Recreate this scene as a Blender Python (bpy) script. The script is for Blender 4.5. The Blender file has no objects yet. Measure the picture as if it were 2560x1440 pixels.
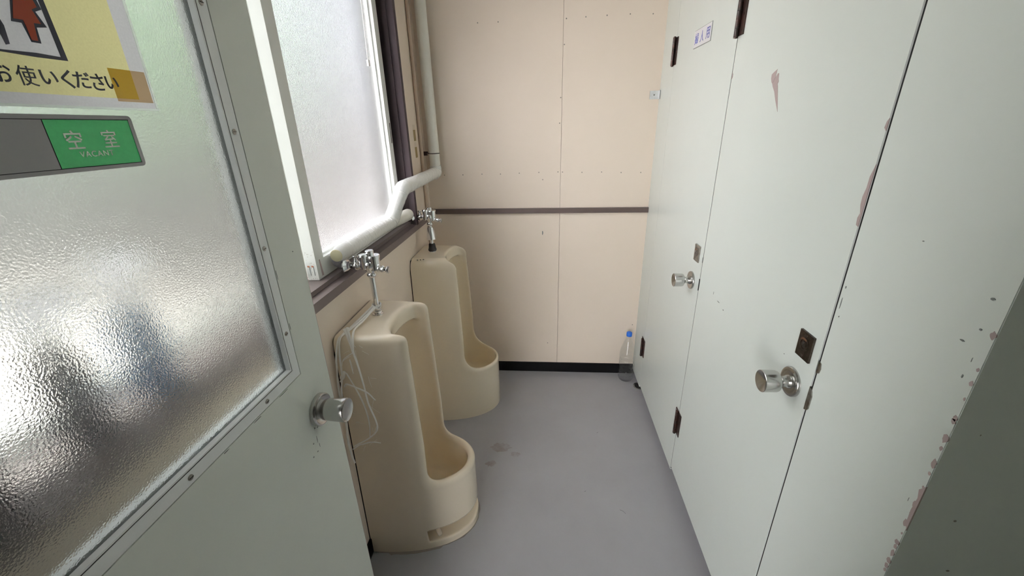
import bpy, bmesh, math, random
import numpy as np
from mathutils import Vector, Matrix

SC = bpy.context.scene
COL = SC.collection
random.seed(7)

# ------------------------------------------------------------------ camera
cd = bpy.data.cameras.new('camera')
cd.sensor_fit = 'HORIZONTAL'; cd.sensor_width = 36.0
cd.lens = 1020.18 / 2560 * 36.0
cd.clip_start = 0.01
cam = bpy.data.objects.new('camera', cd); COL.objects.link(cam)
yaw, pitch, roll = -0.08533, 0.37895, -0.0255
f_ = Vector((math.sin(yaw)*math.cos(pitch), math.cos(yaw)*math.cos(pitch), -math.sin(pitch)))
r0 = Vector((math.cos(yaw), -math.sin(yaw), 0)); u0 = r0.cross(f_)
r_ = math.cos(roll)*r0 + math.sin(roll)*u0
u_ = -math.sin(roll)*r0 + math.cos(roll)*u0
M = Matrix.Identity(4)
for i in range(3):
    M[i][0], M[i][1], M[i][2] = r_[i], u_[i], -f_[i]
M.translation = Vector((0, 0, 1.41))
cam.matrix_world = M
SC.camera = cam

# ------------------------------------------------------------------ world, exposure
w = bpy.data.worlds.new('overcast_sky'); SC.world = w; w.use_nodes = True
bg = w.node_tree.nodes['Background']
bg.inputs['Color'].default_value = (1.0, 0.975, 0.985, 1)
_nt = w.node_tree                                   # overcast sky: brighter toward the zenith
_tc = _nt.nodes.new('ShaderNodeTexCoord'); _sp = _nt.nodes.new('ShaderNodeSeparateXYZ'); _mr = _nt.nodes.new('ShaderNodeMapRange')
_nt.links.new(_tc.outputs['Generated'], _sp.inputs[0]); _nt.links.new(_sp.outputs['Z'], _mr.inputs['Value'])
_mr.inputs['From Min'].default_value = 0.0; _mr.inputs['From Max'].default_value = 0.9
_mr.inputs['To Min'].default_value = 16.0; _mr.inputs['To Max'].default_value = 53.0
_nt.links.new(_mr.outputs['Result'], bg.inputs['Strength'])
SC.view_settings.view_transform = 'Standard'
SC.view_settings.look = 'None'
SC.view_settings.gamma = 1.0
SC.view_settings.use_curve_mapping = False
SC.view_settings.exposure = 0.33
SC.cycles.caustics_refractive = True
SC.cycles.caustics_reflective = False
SC.cycles.max_bounces = 12
SC.cycles.diffuse_bounces = 7
SC.cycles.glossy_bounces = 5
SC.cycles.transmission_bounces = 10
SC.cycles.transparent_max_bounces = 12
SC.cycles.sample_clamp_indirect = 6.0
SC.cycles.use_denoising = True

# ------------------------------------------------------------------ materials
def mat(name, col, rough=0.5, metal=0.0, spec=0.5, trans=0.0, ior=1.45, coat=0.0,
        bump=None, mott=None, emis=None):
    m = bpy.data.materials.new(name); m.use_nodes = True
    nt = m.node_tree; b = nt.nodes['Principled BSDF']
    b.inputs['Base Color'].default_value = (*col, 1)
    b.inputs['Roughness'].default_value = rough
    b.inputs['Metallic'].default_value = metal
    b.inputs['Specular IOR Level'].default_value = spec
    b.inputs['Transmission Weight'].default_value = trans
    b.inputs['IOR'].default_value = ior
    b.inputs['Coat Weight'].default_value = coat
    tc = nt.nodes.new('ShaderNodeTexCoord')
    if bump:                       # (scale, strength, distance, detail)
        n = nt.nodes.new('ShaderNodeTexNoise'); n.inputs['Scale'].default_value = bump[0]
        n.inputs['Detail'].default_value = bump[3] if len(bump) > 3 else 2
        nt.links.new(tc.outputs['Object'], n.inputs['Vector'])
        k = nt.nodes.new('ShaderNodeBump'); k.inputs['Strength'].default_value = bump[1]
        k.inputs['Distance'].default_value = bump[2]
        nt.links.new(n.outputs['Fac'], k.inputs['Height'])
        nt.links.new(k.outputs['Normal'], b.inputs['Normal'])
    if mott:                       # (scale, second colour, lo, hi)
        n = nt.nodes.new('ShaderNodeTexNoise'); n.inputs['Scale'].default_value = mott[0]
        n.inputs['Detail'].default_value = 5; n.inputs['Roughness'].default_value = 0.6
        nt.links.new(tc.outputs['Object'], n.inputs['Vector'])
        r = nt.nodes.new('ShaderNodeValToRGB')
        r.color_ramp.elements[0].position = mott[2]; r.color_ramp.elements[1].position = mott[3]
        r.color_ramp.elements[0].color = (*mott[1], 1); r.color_ramp.elements[1].color = (*col, 1)
        nt.links.new(n.outputs['Fac'], r.inputs['Fac'])
        nt.links.new(r.outputs['Color'], b.inputs['Base Color'])
    return m

MT = {}
MT['paint'] = mat('pale_green_gloss_paint', (.735, .79, .755), .27, bump=(14, .12, .004, 4), mott=(1.6, (.725, .778, .743), .35, .65))
MT['door'] = mat('pale_green_door_paint', (.755, .795, .735), .32, bump=(14, .10, .004, 4))
MT['white_paint'] = mat('white_window_paint', (.78, .80, .77), .38, bump=(60, .15, .002))
MT['beige'] = mat('beige_wall_paint', (.785, .69, .59), .45, bump=(22, .18, .004, 4), mott=(2.2, (.76, .665, .565), .3, .7))
MT['brown'] = mat('brown_trim_paint', (.085, .062, .055), .35, bump=(40, .12, .002))
MT['mauve'] = mat('mauve_undercoat', (.40, .32, .31), .6)
MT['sillmauve'] = mat('brown_mauve_sill_paint', (.165, .132, .128), .42, bump=(60, .15, .002))
MT['jamb'] = mat('dark_brown_jamb_paint', (.075, .058, .062), .55, spec=.15, bump=(60, .15, .002))
MT['black'] = mat('black_vinyl_skirting', (.005, .005, .006), .5, spec=.12)
MT['floor'] = mat('grey_vinyl_floor', (.37, .372, .392), .40, bump=(35, .10, .003, 4), mott=(3.5, (.345, .345, .362), .35, .65))
MT['ceil'] = mat('ceiling_board', (.52, .51, .48), .7)
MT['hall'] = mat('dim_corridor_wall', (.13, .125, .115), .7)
MT['china'] = mat('ivory_vitreous_china', (.84, .745, .60), .10, spec=.55, coat=.3)
MT['china_far'] = mat('warm_ivory_vitreous_china', (.82, .735, .585), .12, spec=.55, coat=.3)
MT['seal'] = mat('black_sealant', (.01, .009, .008), .6)
MT['chrome'] = mat('polished_chrome', (.82, .83, .84), .06, metal=1)
MT['steel'] = mat('brushed_stainless', (.55, .545, .525), .22, metal=1)
MT['dull'] = mat('dull_plated_metal', (.40, .39, .36), .35, metal=1, mott=(90, (.22, .20, .17), .35, .65))
MT['tarnish'] = mat('tarnished_dark_plate', (.10, .085, .072), .3, metal=1, mott=(110, (.05, .04, .032), .35, .65))
MT['galv'] = mat('galvanised_steel', (.74, .76, .76), .34, metal=1, mott=(60, (.58, .60, .60), .3, .7))
MT['hinge'] = mat('blackened_hinge', (.022, .016, .014), .38, metal=.4, mott=(55, (.055, .02, .014), .35, .6))
MT['rubber'] = mat('black_rubber', (.02, .02, .021), .5)
MT['pvc'] = mat('white_lagging_tape', (.80, .80, .745), .30, bump=(45, .35, .004, 4), mott=(9, (.74, .735, .66), .35, .7))
MT['wrap'] = mat('clear_wrapped_lagging', (.84, .85, .82), .16, bump=(70, .6, .004, 4))
MT['foamend'] = mat('yellowed_foam_lagging', (.74, .70, .48), .8)
MT['rod'] = mat('brown_rod_paint', (.50, .40, .31), .45)
MT['galvpipe'] = mat('grey_iron_elbow', (.38, .37, .38), .5, metal=.5, mott=(80, (.26, .25, .27), .35, .65))
MT['twine'] = mat('white_plastic_twine', (.93, .92, .89), .35)
MT['bluecap'] = mat('blue_plastic_cap', (.02, .14, .62), .35)
MT['pet'] = mat('clear_pet_plastic', (1, 1, 1), .03, trans=1, ior=1.22)
def thin_plastic(name):
    m = bpy.data.materials.new(name); m.use_nodes = True
    nt = m.node_tree; nt.nodes.remove(nt.nodes['Principled BSDF']); out = nt.nodes['Material Output']
    t = nt.nodes.new('ShaderNodeBsdfTransparent'); t.inputs['Color'].default_value = (.955, .965, .965, 1)
    g = nt.nodes.new('ShaderNodeBsdfGlossy'); g.inputs['Roughness'].default_value = .10; g.inputs['Color'].default_value = (1, 1, 1, 1)
    l = nt.nodes.new('ShaderNodeLayerWeight'); l.inputs['Blend'].default_value = .5
    p = nt.nodes.new('ShaderNodeMath'); p.operation = 'POWER'; p.inputs[1].default_value = 3.0
    q = nt.nodes.new('ShaderNodeMath'); q.operation = 'MULTIPLY_ADD'; q.inputs[1].default_value = .50; q.inputs[2].default_value = .055
    nt.links.new(l.outputs['Facing'], p.inputs[0]); nt.links.new(p.outputs[0], q.inputs[0])
    x = nt.nodes.new('ShaderNodeMixShader')
    nt.links.new(q.outputs[0], x.inputs[0]); nt.links.new(t.outputs[0], x.inputs[1]); nt.links.new(g.outputs[0], x.inputs[2])
    nt.links.new(x.outputs[0], out.inputs['Surface']); return m
MT['pet'] = thin_plastic('clear_pet_plastic')
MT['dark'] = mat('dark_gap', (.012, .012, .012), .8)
MT['putty'] = mat('white_glazing_bead_paint', (.90, .93, .93), .28, bump=(50, .2, .002))
MT['paper'] = mat('laminated_white_paper', (.60, .595, .635), .35, mott=(420, (.53, .525, .56), .3, .7))
MT['yellow'] = mat('pale_yellow_print', (.67, .62, .32), .35, mott=(420, (.60, .55, .28), .3, .7))
MT['ink'] = mat('dark_navy_ink', (.014, .017, .035), .4)
MT['red'] = mat('red_print', (.42, .055, .022), .4)
MT['tape'] = mat('translucent_brown_tape', (.55, .36, .10), .3)
MT['tape_edge'] = mat('tan_tape_over_white', (.60, .45, .28), .3)
MT['tape_old'] = mat('old_mustard_tape', (.30, .225, .09), .5)
MT['tape_pale'] = mat('pale_tape_residue', (.66, .585, .49), .4)
MT['signgrey'] = mat('grey_sign_plastic', (.37, .37, .372), .42)
MT['signslide'] = mat('grey_slider_plastic', (.36, .362, .36), .45)
MT['green'] = mat('green_indicator', (.075, .64, .21), .4, mott=(260, (.065, .57, .185), .35, .6))
MT['glow'] = mat('pale_green_lettering', (.92, 1.0, .88), .4)
MT['plaque'] = mat('white_plastic_plaque', (.80, .80, .82), .3)
MT['blueink'] = mat('blue_plaque_lettering', (.07, .085, .36), .4)
MT['lamin'] = mat('clear_laminate_edge', (.66, .72, .69), .25)
MT['detblue'] = mat('blue_detergent_bottle', (.035, .12, .24), .35)
MT['detdark'] = mat('dark_detergent_bottle', (.030, .032, .045), .35)
MT['detwhite'] = mat('white_spray_head', (.85, .85, .88), .3)
MT['cordwhite'] = mat('white_pull_cord', (.82, .82, .80), .5)
MT['grime'] = mat('grey_brown_floor_grime', (.27, .25, .215), .7)
MT['stain'] = mat('brown_floor_stain', (.335, .330, .338), .42, mott=(26, (.285, .265, .25), .40, .62))
MT['flake'] = mat('weathered_bare_wood', (.50, .47, .43), .7)
MT['scuff'] = mat('dark_scuff', (.20, .215, .205), .7)
MT['rust'] = mat('rust_stain', (.30, .11, .05), .7)
MT['copper'] = mat('tarnished_copper_arc', (.11, .048, .022), .4)
MT['khaki'] = mat('dark_chipped_paint', (.28, .26, .22), .6)
MT['concrete'] = mat('pale_yard_concrete', (.24, .225, .205), .9, mott=(1.5, (.20, .188, .17), .3, .7))
MT['screen_low'] = mat('near_black_screen_low', (.020, .0185, .0165), .9)  # near black, so the strong sky does not blow out the pane
MT['screen_up'] = mat('near_black_screen_up', (.032, .0365, .0435), .8)  # bluish near black, keeps the upper pane below white
MT['leaf'] = mat('hedge_leaves', (.11, .175, .085), .6, mott=(12, (.065, .115, .048), .3, .7))

def glass_mat(name, rough, scale, strength, dist, tint, detail=2.0):
    m = bpy.data.materials.new(name); m.use_nodes = True
    nt = m.node_tree; b = nt.nodes['Principled BSDF']
    b.inputs['Base Color'].default_value = (*tint, 1)
    b.inputs['Transmission Weight'].default_value = 1
    b.inputs['Roughness'].default_value = rough
    b.inputs['IOR'].default_value = 1.48
    tc = nt.nodes.new('ShaderNodeTexCoord')
    n = nt.nodes.new('ShaderNodeTexNoise'); n.inputs['Scale'].default_value = scale
    n.inputs['Detail'].default_value = detail; n.inputs['Roughness'].default_value = .45
    nt.links.new(tc.outputs['Object'], n.inputs['Vector'])
    k = nt.nodes.new('ShaderNodeBump'); k.inputs['Strength'].default_value = strength
    k.inputs['Distance'].default_value = dist
    nt.links.new(n.outputs['Fac'], k.inputs['Height'])
    nt.links.new(k.outputs['Normal'], b.inputs['Normal'])
    return m
MT['glass_door'] = glass_mat('patterned_door_glass', .18, 430, .18, .003, (.96, .975, .96), 1.5)
MT['glass_outer'] = glass_mat('dimmed_frosted_glass', .10, 430, .35, .003, (.455, .475, .465), 1.5)  # outer pane tinted dark to dim the daylight behind the door
def translucent(name, col, amount, scale=0, col2=None):
    m = mat(name, col, .4, mott=(scale, col2, .3, .7) if scale else None)
    nt = m.node_tree; out = nt.nodes['Material Output']; b = nt.nodes['Principled BSDF']
    t = nt.nodes.new('ShaderNodeBsdfTranslucent'); x = nt.nodes.new('ShaderNodeMixShader')
    t.inputs['Color'].default_value = (*col, 1); x.inputs[0].default_value = amount
    src = b.inputs['Base Color'].links
    if src: nt.links.new(src[0].from_socket, t.inputs['Color'])
    nt.links.new(b.outputs[0], x.inputs[1]); nt.links.new(t.outputs[0], x.inputs[2]); nt.links.new(x.outputs[0], out.inputs['Surface'])
    return m
MT['paper'] = translucent('laminated_white_paper', (.76, .755, .78), .5, 420, (.70, .695, .72))
MT['lamin'] = translucent('clear_laminate_edge', (.93, .97, .94), .7)
MT['yellow'] = translucent('pale_yellow_print', (.82, .77, .40), .5, 420, (.76, .71, .36))
MT['tape'] = translucent('translucent_brown_tape', (.62, .42, .07), .5)
MT['tape_edge'] = translucent('tan_tape_over_white', (.72, .54, .33), .5)
MT['green'] = translucent('green_indicator', (.062, .56, .175), .04, 260, (.054, .50, .155))
MT['glow'] = mat('pale_green_lettering', (.95, 1.0, .90), .35)
MT['red'] = translucent('red_print', (.50, .075, .03), .35)
MT['detwhite'] = translucent('white_spray_head', (.93, .93, .95), .65)
MT['detblue'] = translucent('blue_detergent_bottle', (.045, .16, .30), .4)
MT['glass_sash'] = glass_mat('frosted_sash_glass', .17, 420, .5, .003, (.96, .965, 1.0), 1.5)

# ------------------------------------------------------------------ helpers
def new_bm(): return bmesh.new()

def finish(name, bm, m, parent=None, angle=40, bevel=0.0, seg=2):
    if bevel > 0:
        es = [e for e in bm.edges if len(e.link_faces) == 2 and e.calc_face_angle(0) > math.radians(40)]
        bmesh.ops.bevel(bm, geom=es, offset=bevel, segments=seg, profile=.5, affect='EDGES', clamp_overlap=True)
    bmesh.ops.recalc_face_normals(bm, faces=bm.faces)
    me = bpy.data.meshes.new(name); bm.to_mesh(me); bm.free()
    return link(name, me, m, parent, angle)

def link(name, me, m, parent=None, angle=40):
    me.materials.clear()
    me.materials.append(MT[m] if isinstance(m, str) else m)
    for p in me.polygons: p.use_smooth = True
    try: me.set_sharp_from_angle(angle=math.radians(angle))
    except Exception: pass
    o = bpy.data.objects.new(name, me); COL.objects.link(o)
    if parent is not None: attach(o, parent)
    return o

def attach(o, parent):
    o.parent = parent
    o.matrix_parent_inverse = Matrix.Translation(-parent.location)

def tag(o, label, cat, group=None, kind=None):
    o['label'] = label; o['category'] = cat
    if group: o['group'] = group
    if kind: o['kind'] = kind
    return o

def empty(name, loc, label, cat, group=None, kind=None):
    o = bpy.data.objects.new(name, None); COL.objects.link(o)
    o.location = loc; o.empty_display_size = .05
    return tag(o, label, cat, group, kind)

def box(bm, x0, x1, y0, y1, z0, z1):
    v = [bm.verts.new(c) for c in ((x0,y0,z0),(x1,y0,z0),(x1,y1,z0),(x0,y1,z0),(x0,y0,z1),(x1,y0,z1),(x1,y1,z1),(x0,y1,z1))]
    for q in ((0,3,2,1),(4,5,6,7),(0,1,5,4),(1,2,6,5),(2,3,7,6),(3,0,4,7)):
        bm.faces.new([v[i] for i in q])
    return bm

def boxo(name, b, m, parent=None, bevel=0.0):
    return finish(name, box(new_bm(), *b), m, parent, bevel=bevel)

def frame_of(d):
    d = Vector(d).normalized()
    a = Vector((0,0,1)) if abs(d.z) < .9 else Vector((1,0,0))
    x = a.cross(d).normalized(); y = d.cross(x)
    return x, y, d

def lathe(bm, org, axis, prof, n=32):
    """prof: list of (t along axis, radius)"""
    x, y, d = frame_of(axis); org = Vector(org); rings = []
    for t, r in prof:
        c = org + d*t
        if r < 1e-6: rings.append([bm.verts.new(c)])
        else: rings.append([bm.verts.new(c + x*(r*math.cos(2*math.pi*i/n)) + y*(r*math.sin(2*math.pi*i/n))) for i in range(n)])
    for a, b in zip(rings, rings[1:]):
        for i in range(n):
            j = (i+1) % n
            if len(a) == 1 and len(b) == 1: continue
            if len(a) == 1: bm.faces.new((a[0], b[i], b[j]))
            elif len(b) == 1: bm.faces.new((a[i], a[j], b[0]))
            else: bm.faces.new((a[i], a[j], b[j], b[i]))
    if len(rings[0]) > 1: bm.faces.new(rings[0][::-1])
    if len(rings[-1]) > 1: bm.faces.new(rings[-1])
    return bm

def spline(pts, k=8):
    P = [Vector(p) for p in pts]; out = []
    P = [P[0]*2 - P[1]] + P + [P[-1]*2 - P[-2]]
    for i in range(1, len(P)-2):
        a, b, c, d = P[i-1], P[i], P[i+1], P[i+2]
        for s in range(k):
            t = s/k
            out.append(.5*((2*b) + (c-a)*t + (2*a-5*b+4*c-d)*t*t + (3*b-a-3*c+d)*t**3))
    out.append(P[-2]); return out

def tube(bm, pts, r, n=16, cap=True):
    """sweep a circle along points; r is a number or a function of the 0..1 position"""
    pts = [Vector(p) for p in pts]; L = [0]
    for a, b in zip(pts, pts[1:]): L.append(L[-1] + (b-a).length)
    rings = []; up = None
    for i, p in enumerate(pts):
        d = (pts[min(i+1, len(pts)-1)] - pts[max(i-1, 0)]).normalized()
        if up is None:
            x, y, _ = frame_of(d); up = y
        y = (up - d*up.dot(d)).normalized(); x = y.cross(d); up = y
        rr = r(L[i]/L[-1]) if callable(r) else r
        rings.append([bm.verts.new(p + x*(rr*math.cos(2*math.pi*k/n)) + y*(rr*math.sin(2*math.pi*k/n))) for k in range(n)])
    for a, b in zip(rings, rings[1:]):
        for k in range(n):
            j = (k+1) % n; bm.faces.new((a[k], a[j], b[j], b[k]))
    if cap:
        bm.faces.new(rings[0][::-1]); bm.faces.new(rings[-1])
    return bm

def prism(bm, pts2, plane, lo, hi):
    """2D outline extruded between lo and hi; plane 'X': pts are (y,z); 'Y': (x,z); 'Z': (x,y)"""
    def V(p, t):
        return {'X': (t, p[0], p[1]), 'Y': (p[0], t, p[1]), 'Z': (p[0], p[1], t)}[plane]
    a = [bm.verts.new(V(p, lo)) for p in pts2]; b = [bm.verts.new(V(p, hi)) for p in pts2]
    n = len(pts2)
    bm.faces.new(a[::-1]); bm.faces.new(b)
    for i in range(n):
        j = (i+1) % n; bm.faces.new((a[i], a[j], b[j], b[i]))
    return bm

def blob(cy, cz, ry, rz, n=14, jag=.35):
    return [(cy + ry*math.cos(2*math.pi*i/n)*(1-jag*random.random()), cz + rz*math.sin(2*math.pi*i/n)*(1-jag*random.random())) for i in range(n)]

def text_obj(name, s, m, parent, plane, fit, at, depth=.0006, bold=0.0, spacing=1.0):
    """lettering fitted to the box fit=(u0,u1,z0,z1); plane '+X' reads along +Y, '-X' reads along -Y"""
    cu = bpy.data.curves.new(name, 'FONT'); cu.body = s; cu.size = 1; cu.extrude = .005
    cu.offset = bold; cu.space_character = spacing; cu.resolution_u = 6
    t = bpy.data.objects.new(name, cu); COL.objects.link(t)
    bpy.context.view_layer.update()
    dg = bpy.context.evaluated_depsgraph_get()
    me = bpy.data.meshes.new_from_object(t.evaluated_get(dg))
    bpy.data.objects.remove(t); bpy.data.curves.remove(cu)
    co = np.array([v.co for v in me.vertices])
    lo, hi = co.min(0), co.max(0)
    u0, u1, z0, z1 = fit
    for v in me.vertices:
        u = (v.co.x-lo[0])/(hi[0]-lo[0]); z = (v.co.y-lo[1])/(hi[1]-lo[1]); k = (v.co.z-lo[2])/max(hi[2]-lo[2], 1e-9)
        Z = z0 + z*(z1-z0); U = u0 + u*(u1-u0)
        v.co = (at + depth*k, U, Z) if plane == '+X' else (at - depth*k, U, Z)
    return link(name, me, m, parent, 30)

# --- smooth porcelain: a distance field turned into a mesh by surface nets
def smin(a, b, k):
    h = np.clip(.5 + .5*(b-a)/k, 0, 1); return b*(1-h) + a*h - k*h*(1-h)
def smax(a, b, k): return -smin(-a, -b, k)

def nets(F, lo, hi, h):
    lo = np.array(lo, float); n = [int(math.ceil((hi[i]-lo[i])/h))+1 for i in range(3)]
    ax = [lo[i] + h*np.arange(n[i]) for i in range(3)]
    X, Y, Z = np.meshgrid(*ax, indexing='ij')
    f = F(X, Y, Z); s = f < 0
    cs = [(i, j, k) for i in (0,1) for j in (0,1) for k in (0,1)]
    sh = tuple(q-1 for q in n)
    def C(a, c): return a[c[0]:c[0]+sh[0], c[1]:c[1]+sh[1], c[2]:c[2]+sh[2]]
    acc = np.zeros(sh+(3,)); cnt = np.zeros(sh)
    for a in cs:
        for d in range(3):
            if a[d]: continue
            b = list(a); b[d] = 1
            fa, fb = C(f, a), C(f, b); m = (fa < 0) != (fb < 0)
            t = np.where(m, fa/np.where(m, fa-fb, 1), 0)
            for q in range(3):
                acc[..., q] += np.where(m, a[q] + (t if q == d else 0), 0)
            cnt += m
    act = cnt > 0
    idx = -np.ones(sh, int); idx[act] = np.arange(act.sum())
    I = np.argwhere(act)
    V = lo + h*(I + acc[act]/cnt[act][:, None])
    for _ in range(8):
        e = 2e-4; x, y, z = V.T
        f0 = F(x, y, z)
        g = np.stack([F(x+e, y, z)-F(x-e, y, z), F(x, y+e, z)-F(x, y-e, z), F(x, y, z+e)-F(x, y, z-e)], 1)/(2*e)
        st = (f0/np.maximum((g**2).sum(1), .05))[:, None]*g
        ln = np.linalg.norm(st, axis=1, keepdims=True)
        V = V - st*np.minimum(1, .4*h/np.maximum(ln, 1e-9))
    Q = []
    for d in range(3):
        u, v = [(1, 2), (2, 0), (0, 1)][d]
        sl = [slice(None)]*3; sl2 = [slice(None)]*3
        sl[d] = slice(0, n[d]-1); sl2[d] = slice(1, n[d])
        ch = s[tuple(sl)] != s[tuple(sl2)]
        st = s[tuple(sl)]
        E = np.argwhere(ch)
        ok = (E[:, u] > 0) & (E[:, u] < n[u]-1) & (E[:, v] > 0) & (E[:, v] < n[v]-1)
        E = E[ok]
        def cell(du, dv):
            c = E.copy(); c[:, u] += du; c[:, v] += dv; return idx[c[:, 0], c[:, 1], c[:, 2]]
        q = np.stack([cell(-1, -1), cell(0, -1), cell(0, 0), cell(-1, 0)], 1)
        fl = ~st[E[:, 0], E[:, 1], E[:, 2]]
        q[fl] = q[fl][:, ::-1]
        Q.append(q)
    return V, np.concatenate(Q)

def net_obj(name, F, lo, hi, h, xf, m, parent):
    V, Q = nets(F, lo, hi, h)
    me = bpy.data.meshes.new(name)
    V = np.stack([np.maximum(V[:, 0], 0), V[:, 1], np.maximum(V[:, 2], 0)], 1)   # flat against wall and floor
    me.from_pydata([xf(*p) for p in V.tolist()], [], Q.tolist())
    me.update()
    return link(name, me, m, parent, 60)

# ------------------------------------------------------------------ room dimensions (metres)
XL, XR, YB, ZC = -.612, .5316, 2.157, 2.38  # these and most later positions computed beforehand from image pixels, entered as plain values
XD = -.46                         # room-side face of the open entrance door

# ------------------------------------------------------------------ shell
bm = new_bm(); box(bm, -.70, 1.62, -.10, YB+.08, -.06, 0)
tag(finish('floor', bm, 'floor'), 'grey vinyl floor of the washroom', 'floor', kind='structure')
bm = new_bm(); box(bm, -.70, 1.62, -.10, YB+.08, ZC, ZC+.06)
tag(finish('ceiling', bm, 'ceil'), 'flat pale ceiling above the washroom', 'ceiling', kind='structure')

WY0, WY1, WZ0, WZ1 = .27, 1.872, .958, 2.0       # window opening
bm = new_bm()
box(bm, XL-.12, XL, -.10, WY0, 0, ZC); box(bm, XL-.12, XL, WY1, YB+.08, 0, ZC)
box(bm, XL-.12, XL, WY0, WY1, 0, WZ0); box(bm, XL-.12, XL, WY0, WY1, WZ1, ZC)
tag(finish('wall_left', bm, 'beige'), 'beige painted wall with the sliding window behind the urinals', 'wall', kind='structure')

bm = new_bm()
box(bm, XL, .0775, YB, YB+.08, 0, ZC); box(bm, .0787, 1.62, YB, YB+.08, 0, ZC)
wb = tag(finish('wall_back', bm, 'beige'), 'beige board wall with nail heads at the far end', 'wall', kind='structure')
bm = new_bm(); box(bm, XL, 1.62, YB+.081, YB+.10, 0, ZC)
tag(finish('wall_backing', bm, 'beige'), 'sheathing behind the beige end wall', 'wall', kind='structure')
NAILS = [(-.522,1.178),(-.425,1.178),(-.325,1.18),(-.229,1.179),(-.132,1.182),(-.032,1.184),(.065,1.185),(.088,1.184),(.186,1.181),(.284,1.181),(.381,1.177),(.478,1.176),(-.012,1.148),(.072,1.528),(.069,1.415),(.084,1.748),(.091,1.849),(.177,1.852),(.27,1.854),(.371,1.855),(.47,1.852),(-.311,1.848),(-.217,1.848),(.508,.324),(.021,.196)]
for nx, nz in NAILS:
    finish('nail', lathe(new_bm(), (nx, YB+.001, nz), (0,-1,0), [(0, .0030), (.0016, .0028), (.0020, .0018), (.0021, 0)], 10), 'khaki', wb)
bm = new_bm(); prism(bm, [(-.014,.878),(-.010,.880),(-.008,.868),(-.011,.856),(-.014,.860)], 'Y', YB-.0006, YB+.001)
finish('scratch', bm, 'scuff', wb)

bm = new_bm(); box(bm, XL, XR+.05, YB-.013, YB+.001, .977, 1.003)
tag(finish('trim_1', bm, 'brown', bevel=.0015), 'dark brown rail across the beige end wall', 'rail', kind='structure')
bm = new_bm(); box(bm, XL+.01, 1.55, YB-.007, YB+.001, 0, .0625)
tag(finish('baseboard_back', bm, 'black', bevel=.001), 'black skirting along the end wall', 'baseboard', kind='structure')
bm = new_bm(); box(bm, XL-.001, XL+.007, 0, YB, 0, .0625)
tag(finish('baseboard_left', bm, 'black', bevel=.001), 'black skirting below the window wall beside the urinals', 'baseboard', kind='structure')

# entrance wall with the doorway the camera looks through, and the dim corridor behind
bm = new_bm()
box(bm, XL, XD-.04, -.10, 0, 0, ZC); box(bm, .22, 1.62, -.10, 0, 0, ZC); box(bm, XD-.04, .22, -.10, 0, 2.06, ZC)
tag(finish('wall_front', bm, 'door'), 'entrance wall around the doorway', 'wall', kind='structure')
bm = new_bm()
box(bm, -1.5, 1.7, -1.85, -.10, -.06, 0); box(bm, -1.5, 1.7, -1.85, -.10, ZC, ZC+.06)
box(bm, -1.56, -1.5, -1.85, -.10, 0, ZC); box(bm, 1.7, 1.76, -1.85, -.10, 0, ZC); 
CX0, CX1, CZ0, CZ1 = -1.02, -.58, .06, 1.78           # unseen opening added so daylight brightens the lower room
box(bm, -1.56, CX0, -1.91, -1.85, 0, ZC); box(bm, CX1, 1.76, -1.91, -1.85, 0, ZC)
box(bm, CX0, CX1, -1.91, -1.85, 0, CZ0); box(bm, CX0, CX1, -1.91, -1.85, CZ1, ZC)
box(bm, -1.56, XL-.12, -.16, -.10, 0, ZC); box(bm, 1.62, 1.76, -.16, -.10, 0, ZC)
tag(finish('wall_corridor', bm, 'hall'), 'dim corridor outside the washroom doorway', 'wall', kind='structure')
bm = new_bm(); box(bm, 1.54, 1.62, 0, YB, 0, ZC)
tag(finish('wall_far_right', bm, 'beige'), 'outer wall behind the toilet cubicles', 'wall', kind='structure')

# ------------------------------------------------------------------ cubicle partition
PT, PH = .034, 2.06
bm = new_bm(); box(bm, XR, XR+PT, .466, .7205, .03, PH)
wr = tag(finish('wall_right', bm, 'paint', bevel=.002), 'pale green fixed cubicle panel with chipped corner nearest the doorway', 'partition', kind='structure')
# shallow joint line of the edge strip
boxo('edge_strip', (XR-.0012, XR+.01, .4668, .4795, .03, PH), 'paint', wr, .0006)
bm = new_bm(); box(bm, XR+.001, 1.54, .467, .467+PT, .03, PH)
wrr = tag(finish('wall_right_return', bm, 'paint', bevel=.002), 'shaded pale green cubicle side panel turning away at the right', 'partition', kind='structure')
bm = new_bm(); box(bm, XR, XR+PT, 1.9645, YB, .035, PH)
wre = tag(finish('wall_right_end', bm, 'paint', bevel=.0015), 'narrow pale green strip between far cubicle door and end wall', 'partition', kind='structure')
bm = new_bm(); box(bm, XR+.04, 1.54, 1.34, 1.34+.03, .03, PH)
tag(finish('wall_cubicle_divider', bm, 'paint'), 'divider between the two toilet cubicles', 'partition', kind='structure')

boxo('seam_shade_strip', (XR+.0026, XR+.033, .7206, .7273, .03, PH), 'dark', wr)  # black strip painting shade into the seam beside the near door
boxo('seam_shade_strip', (XR+.006, XR+.033, 1.9628, 1.9644, .05, PH), 'dark', wre)  # same painted shade in the far door's hinge seam
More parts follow.
